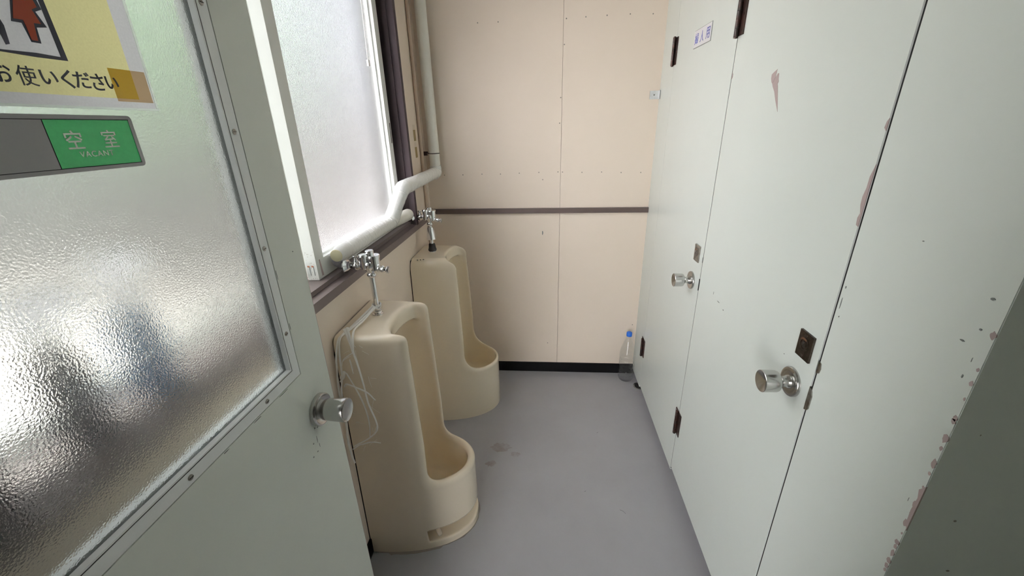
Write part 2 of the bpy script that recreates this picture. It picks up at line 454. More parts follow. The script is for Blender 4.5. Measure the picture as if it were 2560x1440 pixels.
# chips along the outer corner: mauve flakes on the panel, dark flakes on the return
for cz in [.755,.764,.776,.792,.806,.815,.835,.855,.875,.893,.912,.926,.951,.968,.995,1.012,1.040,1.045,1.075,1.098,1.118,1.165]:
    r = random.uniform(.0015, .0045)
    bm = prism(new_bm(), blob(.4685 + r*.3, cz, r, r*random.uniform(1.2, 2.6)), 'X', XR-.0016, XR+.0005)
    finish('paint_chip', bm, 'mauve', wr)
bm = prism(new_bm(), [(.4655,.845),(.470,.86),(.4712,.88),(.4695,.905),(.4725,.918),(.4655,.93)], 'X', XR-.0017, XR+.0005)
finish('paint_chip', bm, 'mauve', wr)
DARKC = [(.560,1.021,.0085,.0028),(.5545,.936,.0085,.0022),(.541,1.037,.0012,.0025),(.5475,.975,.0014,.0026),(.5365,1.139,.002,.0018),
         (.5365,1.010,.003,.003),(.590,.867,.0022,.0018),(.616,.763,.0026,.0018),(.562,.80,.002,.003),(.556,.845,.0015,.003),
         (.538,1.09,.0022,.006),(.536,1.10,.003,.004),(.537,1.077,.003,.0035),(.5475,.884,.0018,.0018),(.540,.995,.0015,.004),(.5500,.790,.0030,.0035)]
for cx, cz, rx, rz in DARKC:
    finish('paint_chip', prism(new_bm(), blob(cx, cz, rx, rz, 16, .25), 'Y', .4664, .4672), 'khaki', wrr)
for cz in [.77,.80,.84,.865,.90,.93,.96]:
    finish('paint_chip', prism(new_bm(), blob(XR+.0035, cz, .0025, random.uniform(.003,.009)), 'Y', .4664, .4672), 'mauve', wrr)
for cy, cz, ry, rz in [(.483,1.10,.0012,.003),(.500,1.142,.004,.0014),(.487,1.205,.0032,.0022),(.4855,1.165,.0022,.0016),(.713,1.13,.0012,.003),(.7135,1.10,.0008,.012),(.709,1.075,.001,.002),(.60,1.245,.0018,.001),(.4805,1.125,.0006,.004),(.4805,.89,.0006,.005)]:
    finish('scuff_mark', prism(new_bm(), blob(cy, cz, ry, rz, 10, .4), 'X', XR-.0008, XR+.0005), 'scuff', wr)

# ------------------------------------------------------------------ hinges, knobs, lock plates
def hinge(parent, yc, zc, L=.104):
    bm = new_bm(); x = XR
    box(bm, x-.0026, x+.001, yc-.031, yc-.002, zc-L/2+.002, zc+L/2-.002)
    box(bm, x-.0026, x+.001, yc+.002, yc+.031, zc-L/2+.002, zc+L/2-.002)
    o = finish('hinge', bm, 'hinge', parent, bevel=.0006)
    bm = new_bm()
    z0 = zc - L/2
    for k in range(5):
        lathe(bm, (x-.0075, yc, z0 + k*L/5 + .0004), (0,0,1), [(0, .0058), (.0006, .0064), (L/5-.0014, .0064), (L/5-.0008, .0058)], 16)
    lathe(bm, (x-.0075, yc, z0-.003), (0,0,1), [(0, .003), (.001, .005), (L+.005, .005), (L+.006, .003)], 12)
    finish('hinge_barrel', bm, 'hinge', o)
    for s in (-1, 1):
        for dz in (-.036, 0, .036):
            finish('screw_head', lathe(new_bm(), (x-.0024, yc+s*.018, zc+dz), (-1,0,0), [(0,.0042),(.0009,.0036),(.0013,.0016),(.0013,0)], 12), 'hinge', o)
    return o

def cup_knob(parent, yc, zc):
    """stainless cylinder knob with a dished face, pointing to -X"""
    o = finish('door_knob', lathe(new_bm(), (XR-.006, yc, zc), (-1,0,0),
        [(0,.0145),(.002,.0150),(.006,.0132),(.009,.0118),(.018,.0112),(.0205,.0125),(.0225,.0185),(.0250,.0222),(.0285,.0234),(.052,.0240),(.0570,.0240),(.0578,.0232),(.0574,.0222),(.049,.0060),(.0480,0)], 48), 'steel', parent, 35)
    finish('rosette', lathe(new_bm(), (XR+.0005, yc, zc), (-1,0,0),
        [(0,.0325),(.0048,.0325),(.0068,.0312),(.0078,.0275),(.0070,.0225),(.0072,.0150),(.0072,0)], 48), 'steel', o, 35)
    return o

def lock_plate(parent, yc, zc, lm='dull'):
    o = boxo('lock_plate', (XR-.0045, XR+.001, yc-.022, yc+.022, zc-.0285, zc+.0285), lm, parent, .0008)
    bm = new_bm()
    lathe(bm, (XR-.0040, yc, zc+.004), (-1,0,0), [(0,.0135),(.0018,.0135),(.0022,.0125),(.0018,.0110),(.0006,.0106),(.0006,.0070),(.0024,.0066),(.0030,.0050),(.0030,0)], 28)
    finish('lock_ring', bm, lm, o)
    boxo('lock_slot', (XR-.0074, XR-.006, yc-.0012, yc+.0012, zc-.001, zc+.009), 'dark', o)
    bm = prism(new_bm(), [(yc+.0025+.013*math.cos(a), zc+.004+.013*math.sin(a)) for a in np.linspace(.5, 2.3, 9)] + [(yc+.0025+.0088*math.cos(a), zc+.004+.0088*math.sin(a)) for a in np.linspace(2.3, .5, 9)], 'X', XR-.0062, XR-.0056)
    finish('indicator_window', bm, 'copper', o)
    for dz in (.022, -.022):
        finish('screw_head', lathe(new_bm(), (XR-.0042, yc+.001, zc+dz), (-1,0,0), [(0,.0036),(.0010,.003),(.0014,.0012),(.0014,0)], 12), lm, o)
    return o

# far cubicle door
bm = new_bm(); box(bm, XR, XR+PT, 1.3580, 1.9625, .052, PH)
d2 = tag(finish('door_2', bm, 'paint', bevel=.0016), 'far pale green cubicle door carrying the small white plaque', 'door', kind='structure')
hinge(d2, 1.9685, 1.676); hinge(d2, 1.9695, .285)
cup_knob(d2, 1.430, .874); lock_plate(d2, 1.4085, .982)
finish('latch_plate', prism(new_bm(), [(1.3585,.862),(1.3585,.905),(1.3525,.902),(1.3525,.865)], 'X', XR-.0015, XR+.002), 'dark', d2)
finish('paint_chip', prism(new_bm(), [(1.3585,.963),(1.3585,.982),(1.3530,.978),(1.3530,.966)], 'X', XR-.0012, XR+.002), 'scuff', d2)
boxo('seam_shade_strip', (XR+.0010, XR+.033, 1.3536, 1.3578, .06, PH), 'dark', d2)  # black filler standing in for shade between the two doors
# near cubicle door
bm = new_bm(); box(bm, XR, XR+PT, .7275, 1.3535, .070, PH)
d3 = tag(finish('door_3', bm, 'paint', bevel=.0016), 'near pale green cubicle door with a mauve wedge of lost paint', 'door', kind='structure')
hinge(d3, 1.3505, 1.674); hinge(d3, 1.3555, .298)
cup_knob(d3, .784, .884); lock_plate(d3, .7695, .980, 'tarnish')
CH = [(1.1005,1.516),(1.112,1.512),(1.123,1.507),(1.1225,1.498),(1.1175,1.490),(1.113,1.487),(1.1085,1.492),(1.104,1.499),(1.1015,1.5145)]
finish('paint_chip', prism(new_bm(), CH, 'X', XR-.0006, XR+.0005), 'mauve', d3)
CH = [(1.113,1.487),(1.1085,1.4905),(1.1035,1.498),(1.0955,1.507),(1.0905,1.506),(1.0885,1.495),(1.0855,1.489),(1.089,1.484),(1.085,1.479),(1.0645,1.4245),(1.084,1.450),(1.0965,1.469),(1.108,1.480)]
finish('paint_chip', prism(new_bm(), CH, 'X', XR-.0006, XR+.0005), 'mauve', d3)
for pts in ([(.7265,1.407),(.7265,1.388),(.7315,1.393),(.7300,1.402)], [(.7265,1.335),(.7265,1.300),(.7320,1.309),(.7335,1.300),(.7340,1.285),(.7265,1.262),(.7330,1.258),(.7300,1.240),(.7265,1.236)],
            [(1.3535,1.536),(1.3535,1.517),(1.3475,1.523),(1.3480,1.531)]):
    if len(pts) > 6: pts = [(.7262,1.338),(.7262,1.236),(.7315,1.238),(.7330,1.250),(.7300,1.258),(.7345,1.272),(.7352,1.285),(.7320,1.300),(.7318,1.318)]
    finish('paint_chip', prism(new_bm(), pts, 'X', XR-.0007, XR+.0005), 'mauve', d3)
finish('latch_plate', prism(new_bm(), [(.7265,.858),(.7265,.912),(.7185,.905),(.7150,.895),(.7155,.866),(.7190,.860)], 'X', XR-.0022, XR+.002), 'dull', d3)
finish('strike_plate', prism(new_bm(), [(.7225,.945),(.7225,.973),(.7160,.970),(.7135,.960),(.7155,.950)], 'X', XR-.0016, XR+.0005), 'dull', wr)
for cy, cz, ry, rz in [(1.190,.893,.010,.0012),(1.149,.884,.004,.0016),(1.232,.905,.001,.006),(.83,.925,.0015,.0010)]:
    finish('scuff_mark', prism(new_bm(), blob(cy, cz, ry, rz, 10, .4), 'X', XR-.0008, XR+.0005), 'scuff', d3)

# plaque on the far cubicle door
plq = boxo('door_plaque', (XR-.0022, XR-.0001, 1.569, 1.731, 1.651, 1.704), 'plaque', None, .0006)
tag(plq, 'small white plaque with blue characters on the far cubicle door', 'sign')
for ch, yc in (('婦', 1.704), ('人', 1.652), ('用', 1.597)):
    text_obj('lettering', ch, 'blueink', plq, '-X', (yc+.0165, yc-.0165, 1.661, 1.694), XR-.0022, .0006, .0)
boxo('plaque_border', (XR-.0016, XR-.0001, 1.5675, 1.7325, 1.6495, 1.7055), 'scuff', plq)

# galvanised bracket on the end wall
mb = empty('metal_bracket', (.515, YB, 1.526), 'small galvanised angle bracket on the end wall beside the cubicle strip', 'bracket')
bm = new_bm(); box(bm, .487, .526, YB-.003, YB+.0005, 1.509, 1.545); finish('plate', bm, 'galv', mb, bevel=.0006)
bm = new_bm(); box(bm, .526, .5302, YB-.020, YB+.0005, 1.509, 1.546); finish('flange', bm, 'galv', mb, bevel=.0006)
finish('screw_head', lathe(new_bm(), (.507, YB-.0028, 1.527), (0,-1,0), [(0,.0038),(.0012,.003),(.0016,0)], 12), 'dull', mb)

# ------------------------------------------------------------------ floor drain under the partition
fd = empty('floor_drain', (.547, 2.02, 0), 'round floor drain half hidden under the cubicle partition', 'drain')
finish('ring', lathe(new_bm(), (.547, 2.02, -.002), (0,0,1), [(0,.034),(.0035,.034),(.0045,.032),(.0035,.027),(.0012,.0262)], 32), 'steel', fd)
finish('grate', lathe(new_bm(), (.547, 2.02, -.001), (0,0,1), [(0,.026),(.0025,.0255),(.0028,.012),(.0028,0)], 32), 'dark', fd)

# ------------------------------------------------------------------ window
win = empty('window_1', (XL-.06, 1.10, WZ0), 'sliding two-sash frosted window above the urinals', 'window', kind='structure')
# sill: outer box, two stepped tracks
bm = new_bm()
prism(bm, [(-.600,.9605),(-.600,.9880),(-.628,.9895),(-.628,1.0030),(-.690,1.0040),(-.690,.994),(-.712,.994),(-.712,.9605)], 'Y', .23, 2.10)
finish('window_sill', bm, 'sillmauve', win, bevel=.0012)
bm = new_bm()
prism(bm, [(-.598,WY1-.022),(-.598,WY1+.004),(-.735,WY1+.004),(-.735,WY1-.022),(-.690,WY1-.022),(-.690,WY1-.012),(-.646,WY1-.012),(-.646,WY1-.022),(-.628,WY1-.022),(-.628,WY1-.016),(-.617,WY1-.016),(-.617,WY1-.022)], 'Z', .985, WZ1)
box(bm, -.735, -.688, 1.786, WY1-.010, .985, WZ1)
finish('jamb', bm, 'jamb', win, bevel=.001)
bm = new_bm(); box(bm, -.735, -.598, WY0-.004, WY0+.022, .985, WZ1); box(bm, -.735, -.688, 1.786, WY1-.010, .985, WZ1)
finish('jamb', bm, 'jamb', win, bevel=.001)
bm = new_bm(); box(bm, -.735, -.598, WY0, WY1, WZ1-.03, WZ1+.004); finish('window_head', bm, 'jamb', win, bevel=.001)

def sash(name, x0, x1, y0, y1, z0, z1, st, rb, rt, gm='glass_sash'):
    p = bpy.data.objects.new(name, None); COL.objects.link(p); p.location = ((x0+x1)/2, (y0+y1)/2, z0)
    p.parent = win; p.matrix_parent_inverse = Matrix.Translation(-win.location)
    def B(n, b, m='white_paint', bev=.0012): return boxo(n, b, m, p, bev)
    B('stile', (x0, x1, y0, y0+st, z0, z1)); B('stile', (x0, x1, y1-st, y1, z0, z1))
    B('rail', (x0, x1, y0+st, y1-st, z0, z0+rb)); B('rail', (x0, x1, y0+st, y1-st, z1-rt, z1))
    xm = x0 + .0085
    # rebate strip seen as a thin line round the pane
    bm = new_bm(); g = .004; t = .006
    for a in ((y0+st, y0+st+t, z0+rb, z1-rt), (y1-st-t, y1-st, z0+rb, z1-rt), (y0+st, y1-st, z0+rb, z0+rb+t), (y0+st, y1-st, z1-rt-t, z1-rt)):
        box(bm, xm-.008, xm+.0085, a[0], a[1], a[2], a[3])
    finish('glazing_bead', bm, 'white_paint', p)
    boxo('pane', (xm-.002, xm+.002, y0+st+.001, y1-st-.001, z0+rb+.001, z1-rt-.001), gm, p)
    return p
# inner sash slid to the far end, outer sash behind the open door
s_in = sash('sash', -.684, -.652, 1.064, 1.812, 1.0055, 1.975, .044, .056, .05)
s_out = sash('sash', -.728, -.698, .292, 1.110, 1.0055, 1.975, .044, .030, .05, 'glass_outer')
# worn paint, two rusted nail stains on the near stile edge
for cx in (-.676, -.664):
    bm = prism(new_bm(), blob(cx, 1.047, .0042, .0028, 12, .2), 'Y', 1.0632, 1.0645); finish('rust_stain', bm, 'rust', s_in)
    bm = prism(new_bm(), [(cx+.001,1.046),(cx+.003,1.046),(cx+.0032,1.020),(cx+.0016,1.019)], 'Y', 1.0632, 1.0645); finish('crack', bm, 'scuff', s_in)
for k in range(26):
    cx, cz = random.uniform(-.681, -.655), 1.008 + .10*random.random()**1.6
    bm = prism(new_bm(), blob(cx, cz, random.uniform(.0003,.0010), random.uniform(.0008,.003), 8, .5), 'Y', 1.0633, 1.0645); finish('flaked_paint', bm, 'flake', s_in)
bm = prism(new_bm(), [(1.082,1.062),(1.087,1.062),(1.094,1.012),(1.084,1.012)], 'X', -.6525, -.6516); finish('flaked_paint', bm, 'mauve', s_in)
# finger pull on the far stile
boxo('finger_pull', (-.6525, -.6512, 1.797, 1.803, 1.352, 1.432), 'dark', s_in)

# pull cord hanging in front of the far stile
pc = empty('pull_cord', (-.640, 1.626, 1.625), 'thin white cord with a small tab hanging before the frosted pane', 'cord')
finish('cord', tube(new_bm(), spline([(-.641,1.640,1.96),(-.640,1.640,1.86),(-.640,1.634,1.74),(-.640,1.628,1.640)], 6), .0014, 8), 'cordwhite', pc)
finish('cord_tab', box(new_bm(), -.6435,-.6365,1.6225,1.6335,1.622,1.642), 'cordwhite', pc, bevel=.0015)

# two detergent bottles on the sill behind the door
def detergent(y, x, body, label, h1, h2, rb):
    b = empty('detergent_bottle', (x, y, 1.004), label, 'bottle', 'cleaning bottles on the window sill')
    finish('body', lathe(new_bm(), (x, y, 1.0042), (0,0,1), [(0,rb*.9),(.004,rb),(h1*.75,rb),(h1*.9,rb*.72),(h1,rb*.42),(h1+.008,rb*.42)], 24), body, b)
    bm = lathe(new_bm(), (x, y, 1.0042+h1+.004), (0,0,1), [(0,rb*.5),(.02,rb*.5),(.024,rb*.36),(h2-h1-.03,rb*.36),(h2-h1-.03,0)], 20)
    box(bm, x-.012, x+.012, y-.016, y+.045, 1.004+h2-.028, 1.004+h2)
    finish('spray_head', bm, 'detwhite', b, bevel=.003)
    return b
detergent(.534, -.657, 'detblue', 'blurred blue bottle with white spray head on the sill behind the door glass', .155, .235, .0265)
detergent(.420, -.655, 'detdark', 'blurred dark bottle with white spray head on the sill behind the door glass', .150, .215, .0270)

# ------------------------------------------------------------------ entrance door, standing open along the window wall
DX0, DX1, DY0, DY1, DZ0, DZ1 = XD-.036, XD, .004, .712, .012, 2.03
GY0, GY1, GZ0, GZ1 = .088, .627, .981, 1.90
d1 = empty('door_1', (XD, DY0, 0), 'open pale green entrance door with a patterned glass upper panel', 'door', kind='structure')
bm = new_bm(); box(bm, DX0, DX1, GY1, DY1, DZ0, DZ1); box(bm, DX0, DX1, DY0, GY0, DZ0, DZ1)
box(bm, DX0, DX1, GY0, GY1, DZ0, GZ0); box(bm, DX0, DX1, GY0, GY1, GZ1, DZ1)
finish('door_leaf', bm, 'door', d1)
boxo('leaf_edge', (DX0-.0002, DX1-.0004, DY1-.001, DY1+.0016, DZ0, DZ1), 'mauve', d1)
def beads(xa, xb, side):
    t, g = .0185, .0012
    boxo('glazing_bead', (xa, xb, GY1-g-t, GY1-g, GZ0+g, GZ1-g), 'putty', d1, .0012)
    boxo('glazing_bead', (xa, xb, GY0+g, GY0+g+t, GZ0+g, GZ1-g), 'putty', d1, .0012)
    boxo('glazing_bead', (xa, xb, GY0+g+t, GY1-g-t, GZ0+g, GZ0+g+t), 'putty', d1, .0012)
    boxo('glazing_bead', (xa, xb, GY0+g+t, GY1-g-t, GZ1-g-t, GZ1-g), 'putty', d1, .0012)
beads(XD-.0095, XD-.0006, 1); beads(DX0+.0006, DX0+.014, -1)
# putty fillet beside the bead and the cracked line between them
bm = new_bm(); gi = .0197; gt = .0014; pt = .0026
def ring(bm, xa, xb, i0, i1):
    for q in ((GY1-i1, GY1-i0, GZ0+i0, GZ1-i0), (GY0+i0, GY0+i1, GZ0+i0, GZ1-i0), (GY0+i1, GY1-i1, GZ0+i0, GZ0+i1), (GY0+i1, GY1-i1, GZ1-i1, GZ1-i0)):
        box(bm, xa, xb, *q)
ring(bm, XD-.0030, XD-.0012, gi, gi+gt); finish('gasket', bm, 'dark', d1)
bm = new_bm(); ring(bm, XD-.0096, XD-.0031, gi, gi+gt); ring(bm, XD-.0096, XD-.0008, gi+gt, gi+gt+pt); finish('putty', bm, 'putty', d1)
boxo('glass_pane', (XD-.0140, XD-.0096, GY0+.004, GY1-.004, GZ0+.004, GZ1-.004), 'glass_door', d1)
for sy, sz in [(.6155,1.573),(.6155,1.411),(.6155,1.231),(.6155,1.073),(.371,.9915),(.530,.9915),(.21,.9915)]:
    bm = lathe(new_bm(), (XD-.001, sy, sz), (1,0,0), [(0,.0042),(.0010,.0040),(.0016,.0028),(.0018,0)], 14)
    o = finish('screw_head', bm, 'dull', d1)
    boxo('screw_slot', (XD+.0006, XD+.0011, sy-.0032, sy+.0032, sz-.0004, sz+.0004), 'dark', o)
# knob: flared drum on a dark recessed rosette, pointing into the room
kb = finish('door_knob', lathe(new_bm(), (XD+.004, .653, .879), (1,0,0),
    [(0,.0185),(.006,.0190),(.010,.0212),(.020,.0224),(.044,.0240),(.0555,.0244),(.0572,.0236),(.0566,.0226),(.0555,.016),(.0548,.006),(.0546,0)], 48), 'steel', d1, 35)
finish('rosette', lathe(new_bm(), (XD-.0005, .653, .879), (1,0,0), [(0,.0335),(.0085,.0335),(.0105,.0322),(.0108,.0300),(.0075,.0275),(.0050,.0235),(.0050,0)], 48), 'steel', kb, 35)
boxo('latch_bolt', (XD-.026, XD-.012, DY1+.001, DY1+.009, .870, .888), 'steel', d1, .001)
for cy, cz, ry, rz in [(.627,.852,.0016,.0018),(.636,.848,.003,.002),(.6255,.825,.0007,.010),(.629,.808,.0007,.007),(.612,.826,.0022,.0018),(.603,.800,.0022,.0018),(.619,.800,.0026,.0015),(.686,1.205,.0016,.0014),(.6285,1.18,.0006,.012),(.6290,1.08,.0007,.008),(.50,.9790,.012,.0007),(.57,.979,.016,.0006),(.43,.979,.006,.0008)]:
    finish('scuff_mark', prism(new_bm(), blob(cy, cz, ry, rz, 10, .4), 'X', XD-.0002, XD+.0004), 'scuff', d1)

# poster taped to the glass
PX = XD - .0088
ps = empty('poster', (PX, .40, 1.437), 'yellow laminated notice with red figure and black characters on the door glass', 'poster')
def sheet(name, outer, holes, m, x):
    # flat printed area in the plane of the glass: outer rectangle minus one rectangular hole (y0,y1,z0,z1)
    bm = new_bm()
    y0, y1, z0, z1 = outer
    R = [outer]
    if holes:
        a0, a1, c0, c1 = holes
        R = [(y0, y1, z0, c0), (y0, y1, c1, z1), (y0, a0, c0, c1), (a1, y1, c0, c1)]
    for q in R:
        if q[1]-q[0] < 1e-6 or q[3]-q[2] < 1e-6: continue
        bm.faces.new([bm.verts.new((x, y, z)) for y, z in ((q[0],q[2]),(q[1],q[2]),(q[1],q[3]),(q[0],q[3]))])
    return finish(name, bm, m, ps)
bm = new_bm(); box(bm, PX-.0006, PX+.0006, .205, .4988, 1.4352, 1.4376); box(bm, PX-.0006, PX+.0006, .4963, .4988, 1.4378, 1.80); finish('laminate', bm, 'lamin', ps)
sheet('paper', (.205, .4962, 1.4376, 1.80), (.222, .4772, 1.4470, 1.785), 'paper', PX)
sheet('yellow_print', (.222, .4772, 1.4470, 1.785), (.304, .4085, 1.4805, 1.715), 'yellow', PX)
sheet('picture_ground', (.304, .4085, 1.4805, 1.715), None, 'paper', PX)
finish('picture_border', prism(new_bm(), [(.30,1.4800),(.3606,1.4788),(.3872,1.4779),(.4132,1.4781),(.4085,1.60),(.4050,1.72),(.4010,1.72),(.4045,1.60),(.4078,1.4808),(.3875,1.4816),(.3612,1.4806),(.304,1.4825)], 'X', PX+.0003, PX+.0006), 'ink', ps)
FO = [(.374,1.60),(.3831,1.522),(.3773,1.5046),(.3852,1.5048),(.387,1.4902),(.3948,1.4901),(.3961,1.5032),(.4052,1.5049),(.4002,1.5165),(.4063,1.5194),(.4035,1.535),(.398,1.60)]
FR = [(.377,1.598),(.3852,1.5225),(.3794,1.5071),(.3871,1.5074),(.3878,1.4918),(.3926,1.4919),(.3948,1.5065),(.4008,1.5069),(.3975,1.5177),(.4026,1.5205),(.4000,1.535),(.395,1.598)]
finish('figure_outline', prism(new_bm(), FO, 'X', PX+.0004, PX+.0007), 'ink', ps)
finish('figure', prism(new_bm(), FR, 'X', PX+.0006, PX+.0010), 'red', ps)
finish('figure_outline', prism(new_bm(), [(.352,1.535),(.3620,1.535),(.3703,1.5000),(.3689,1.4858),(.3657,1.4848),(.3640,1.500)], 'X', PX+.0004, PX+.0007), 'ink', ps)
y = .3485
for ch, y0, y1, z0, z1 in (('お',.3475,.3605,1.4545,1.4700),('使',.3640,.3795,1.4530,1.4695),('い',.3830,.3970,1.4555,1.4675),('く',.4005,.4110,1.4535,1.4700),('だ',.4120,.4280,1.4545,1.4695),('さ',.4290,.4420,1.4535,1.4695),('い',.4440,.4575,1.4560,1.4680)):
    text_obj('lettering', ch, 'ink', ps, '+X', (y0, y1, z0, z1), PX+.0003, .0005, .0 if ch == '使' else .010)
sheet('tape', (.4510, .4772, 1.4470, 1.4768), None, 'tape', PX+.0003)
sheet('tape', (.4510, .4945, 1.4440, 1.4768), (.4510, .4772, 1.4470, 1.4768), 'tape_edge', PX+.0003)

ps.location.y += .0080; ps.location.z += .0010  # poster shifted by the amount a scale about the camera would give here
# vacancy indicator below it
VX = XD - .0064
vs = empty('vacancy_sign', (VX, .35, 1.379), 'grey vacancy slider showing its green end on the door glass', 'sign')
def rrect(y0, y1, z0, z1, r, n=5):
    P = []
    for cy, cz, a0 in ((y1-r, z1-r, 0), (y0+r, z1-r, 90), (y0+r, z0+r, 180), (y1-r, z0+r, 270)):
        for k in range(n+1):
            a = math.radians(a0 + 90*k/n); P.append((cy + r*math.cos(a), cz + r*math.sin(a)))
    return P
bm = new_bm()
lo_, li_ = rrect(.185, .4583, 1.3770, 1.4300, .0045), rrect(.198, .4540, 1.3812, 1.4257, .0003)
R_ = [[bm.verts.new((x, y, z)) for y, z in L_] for x, L_ in ((VX-.003, lo_), (VX+.004, lo_), (VX+.004, li_), (VX-.003, li_))]
for a, b in zip(R_, R_[1:] + R_[:1]):
    for k in range(len(a)): j = (k+1) % len(a); bm.faces.new((a[k], a[j], b[j], b[k]))
finish('housing', bm, 'signgrey', vs)
bm = new_bm(); bm.faces.new([bm.verts.new((VX+.0036, y, z)) for y, z in ((.3695,1.3812),(.4540,1.3812),(.4540,1.4257),(.3695,1.4257))])
finish('green_panel', bm, 'green', vs)
finish('slider', box(new_bm(), VX+.0030, VX+.0043, .198, .3693, 1.3815, 1.4254), 'signslide', vs, bevel=.0004)
for a in ((.198, .4540, 1.4254, 1.4260), (.198, .4540, 1.3808, 1.3814), (.3692, .3699, 1.3812, 1.4257)):
    finish('groove', box(new_bm(), VX+.0038, VX+.0044, *a), 'dark', vs)
text_obj('lettering', '空', 'glow', vs, '+X', (.3833, .3990, 1.3985, 1.4158), VX+.0037, .0003, .008)
text_obj('lettering', '室', 'glow', vs, '+X', (.4190, .4345, 1.3985, 1.4158), VX+.0037, .0003, .003)
text_obj('lettering', 'VACANT', 'glow', vs, '+X', (.3912, .4255, 1.3905, 1.3960), VX+.0037, .0003, .004, 1.12)

vs.location.y += .0022  # sign slid along the glass, approximating a small scale about the camera
# ------------------------------------------------------------------ urinals
def urinal_field(H, D, w0, w1, t, kt, slot, hood, lipz, lipk, ce, hn):
    def W(z): return w0 + (w1-w0)*np.clip(z/H, 0, 1)
    def foot(x, y, wz):
        xx = np.maximum(x, 1e-4)/D
        G = xx**2.4 + (np.abs(y)/wz)**2.2 - 1
        gx = 2.4*xx**1.4/D; gy = 2.2*(np.abs(y)/wz)**1.2/wz
        return np.clip(G/np.sqrt(gx*gx+gy*gy+1e-3), -.12, .4)
    def F(x, y, z):
        wz = W(z); df = foot(x, y, wz)
        up = x - (.208 + .012*np.clip((.84-z)/.4, 0, 1))
        front = smin(up, z - lipz, lipk)
        body = smax(df, front, .022)
        body = smax(body, z-H, kt)
        ys = np.abs(y)/(wz-t)
        xs = np.maximum(.205-x, 0)/.148
        Gi = (xs**ce + ys**ce) - 1
        gi = np.sqrt((ce*xs**(ce-1)/.148)**2 + (ce*ys**(ce-1)/(wz-t))**2 + 1e-3)
        ci = np.clip(Gi/gi, -.12, .4)
        cav = smax(ci, df + t, .02)
        cav = smax(cav, .115 + .25*np.clip(.16-x, 0, 1) - z, .05)
        cav = smax(cav, z - (H-.055), .02)
        xh = np.maximum(.205-x, 0)/(.205-hood); yh = np.abs(y)/(wz-t)
        Gh = xh**hn + yh**hn - 1
        ch = np.clip(Gh/np.sqrt((hn*xh**(hn-1)/(.205-hood))**2 + (hn*yh**(hn-1)/(wz-t))**2 + 1e-3), -.12, .4)
        ch = smax(ch, df + t, .02)
        ch = smax(ch, (H-.095) - z, .02)
        cav = smin(cav, ch, .006)
        d = smax(body, -cav, .020 if t > .022 else .011)
        if slot:
            s = smax(smax(np.abs(y)-.146, np.abs(z-.057)-.027, .006), -(df+.058), .006)
            d = smax(d, -s, .007)
        return d
    return F

u2 = empty('urinal', (XL, 1.142, 0), 'near ivory stall urinal with twine at its top and a slot in its base', 'urinal', 'stall urinals under the window')
xf2 = lambda x, y, z: (XL + .004 + x, 1.142 + y, z + .0005)
net_obj('body', urinal_field(.852, .356, .173, .148, .030, .028, True, .135, .285, .050, 3.2, 2.3), (-.012,-.195,-.012), (.380,.195,.875), .0040, xf2, 'china', u2)
finish('drain_plug', lathe(new_bm(), (-.372, 1.013, .062), (.62,-.75,-.35), [(-.022,.0085),(.004,.0085),(.010,.0082),(.0145,.0055),(.0162,0)], 20), 'china', u2)
u1 = empty('urinal', (XL, 1.868, 0), 'far ivory stall urinal with thin rim in the corner by the end wall', 'urinal', 'stall urinals under the window')
xf1 = lambda x, y, z: (XL + .004 + x, 1.868 + y, z + .0005)
net_obj('body', urinal_field(.852, .366, .197, .150, .015, .052, False, .140, .276, .095, 2.4, 2.2), (-.012,-.215,-.012), (.392,.215,.875), .0036, xf1, 'china_far', u1)
for (u, yc, w0, w1) in ((u2, 1.142, .173, .148), (u1, 1.868, .197, .150)):
    bm = prism(new_bm(), [(yc-w0+.002, .06), (yc-w1-.001, .80), (yc-w1+.018, .846), (yc+w1-.018, .846), (yc+w1+.001, .80), (yc+w0-.002, .06)], 'X', XL-.0005, XL+.006)
    finish('wall_sealant', bm, 'seal', u)
# old sealant smeared on the floor round the near urinal
P = []
for a in np.linspace(math.radians(-92), math.radians(20), 40):
    e = random.uniform(.002, .006) + (.007 if -70 < math.degrees(a) < -30 else 0)
    ca, sa = math.cos(a), math.sin(a)
    k = (abs(ca)/.356)**2.3; m_ = (abs(sa)/.173)**2.3
    r = 1/((k+m_)**(1/2.3))
    P.append((XL+.004+(r+e)*ca if ca > 0 else XL+.02, 1.142+(r+e)*sa))
P.append((-.45, 1.17)); 
bm = prism(new_bm(), P, 'Z', .0001, .0009)
finish('floor_sealant', bm, 'grime', u2)
# faded maker's marks
for k in range(3):
    bm = prism(new_bm(), blob(-.578+.013*k, 1.738+.003*k, .0040, .0014, 9, .6), 'Z', .846, .8526); finish('faded_mark', bm, 'khaki', u1)

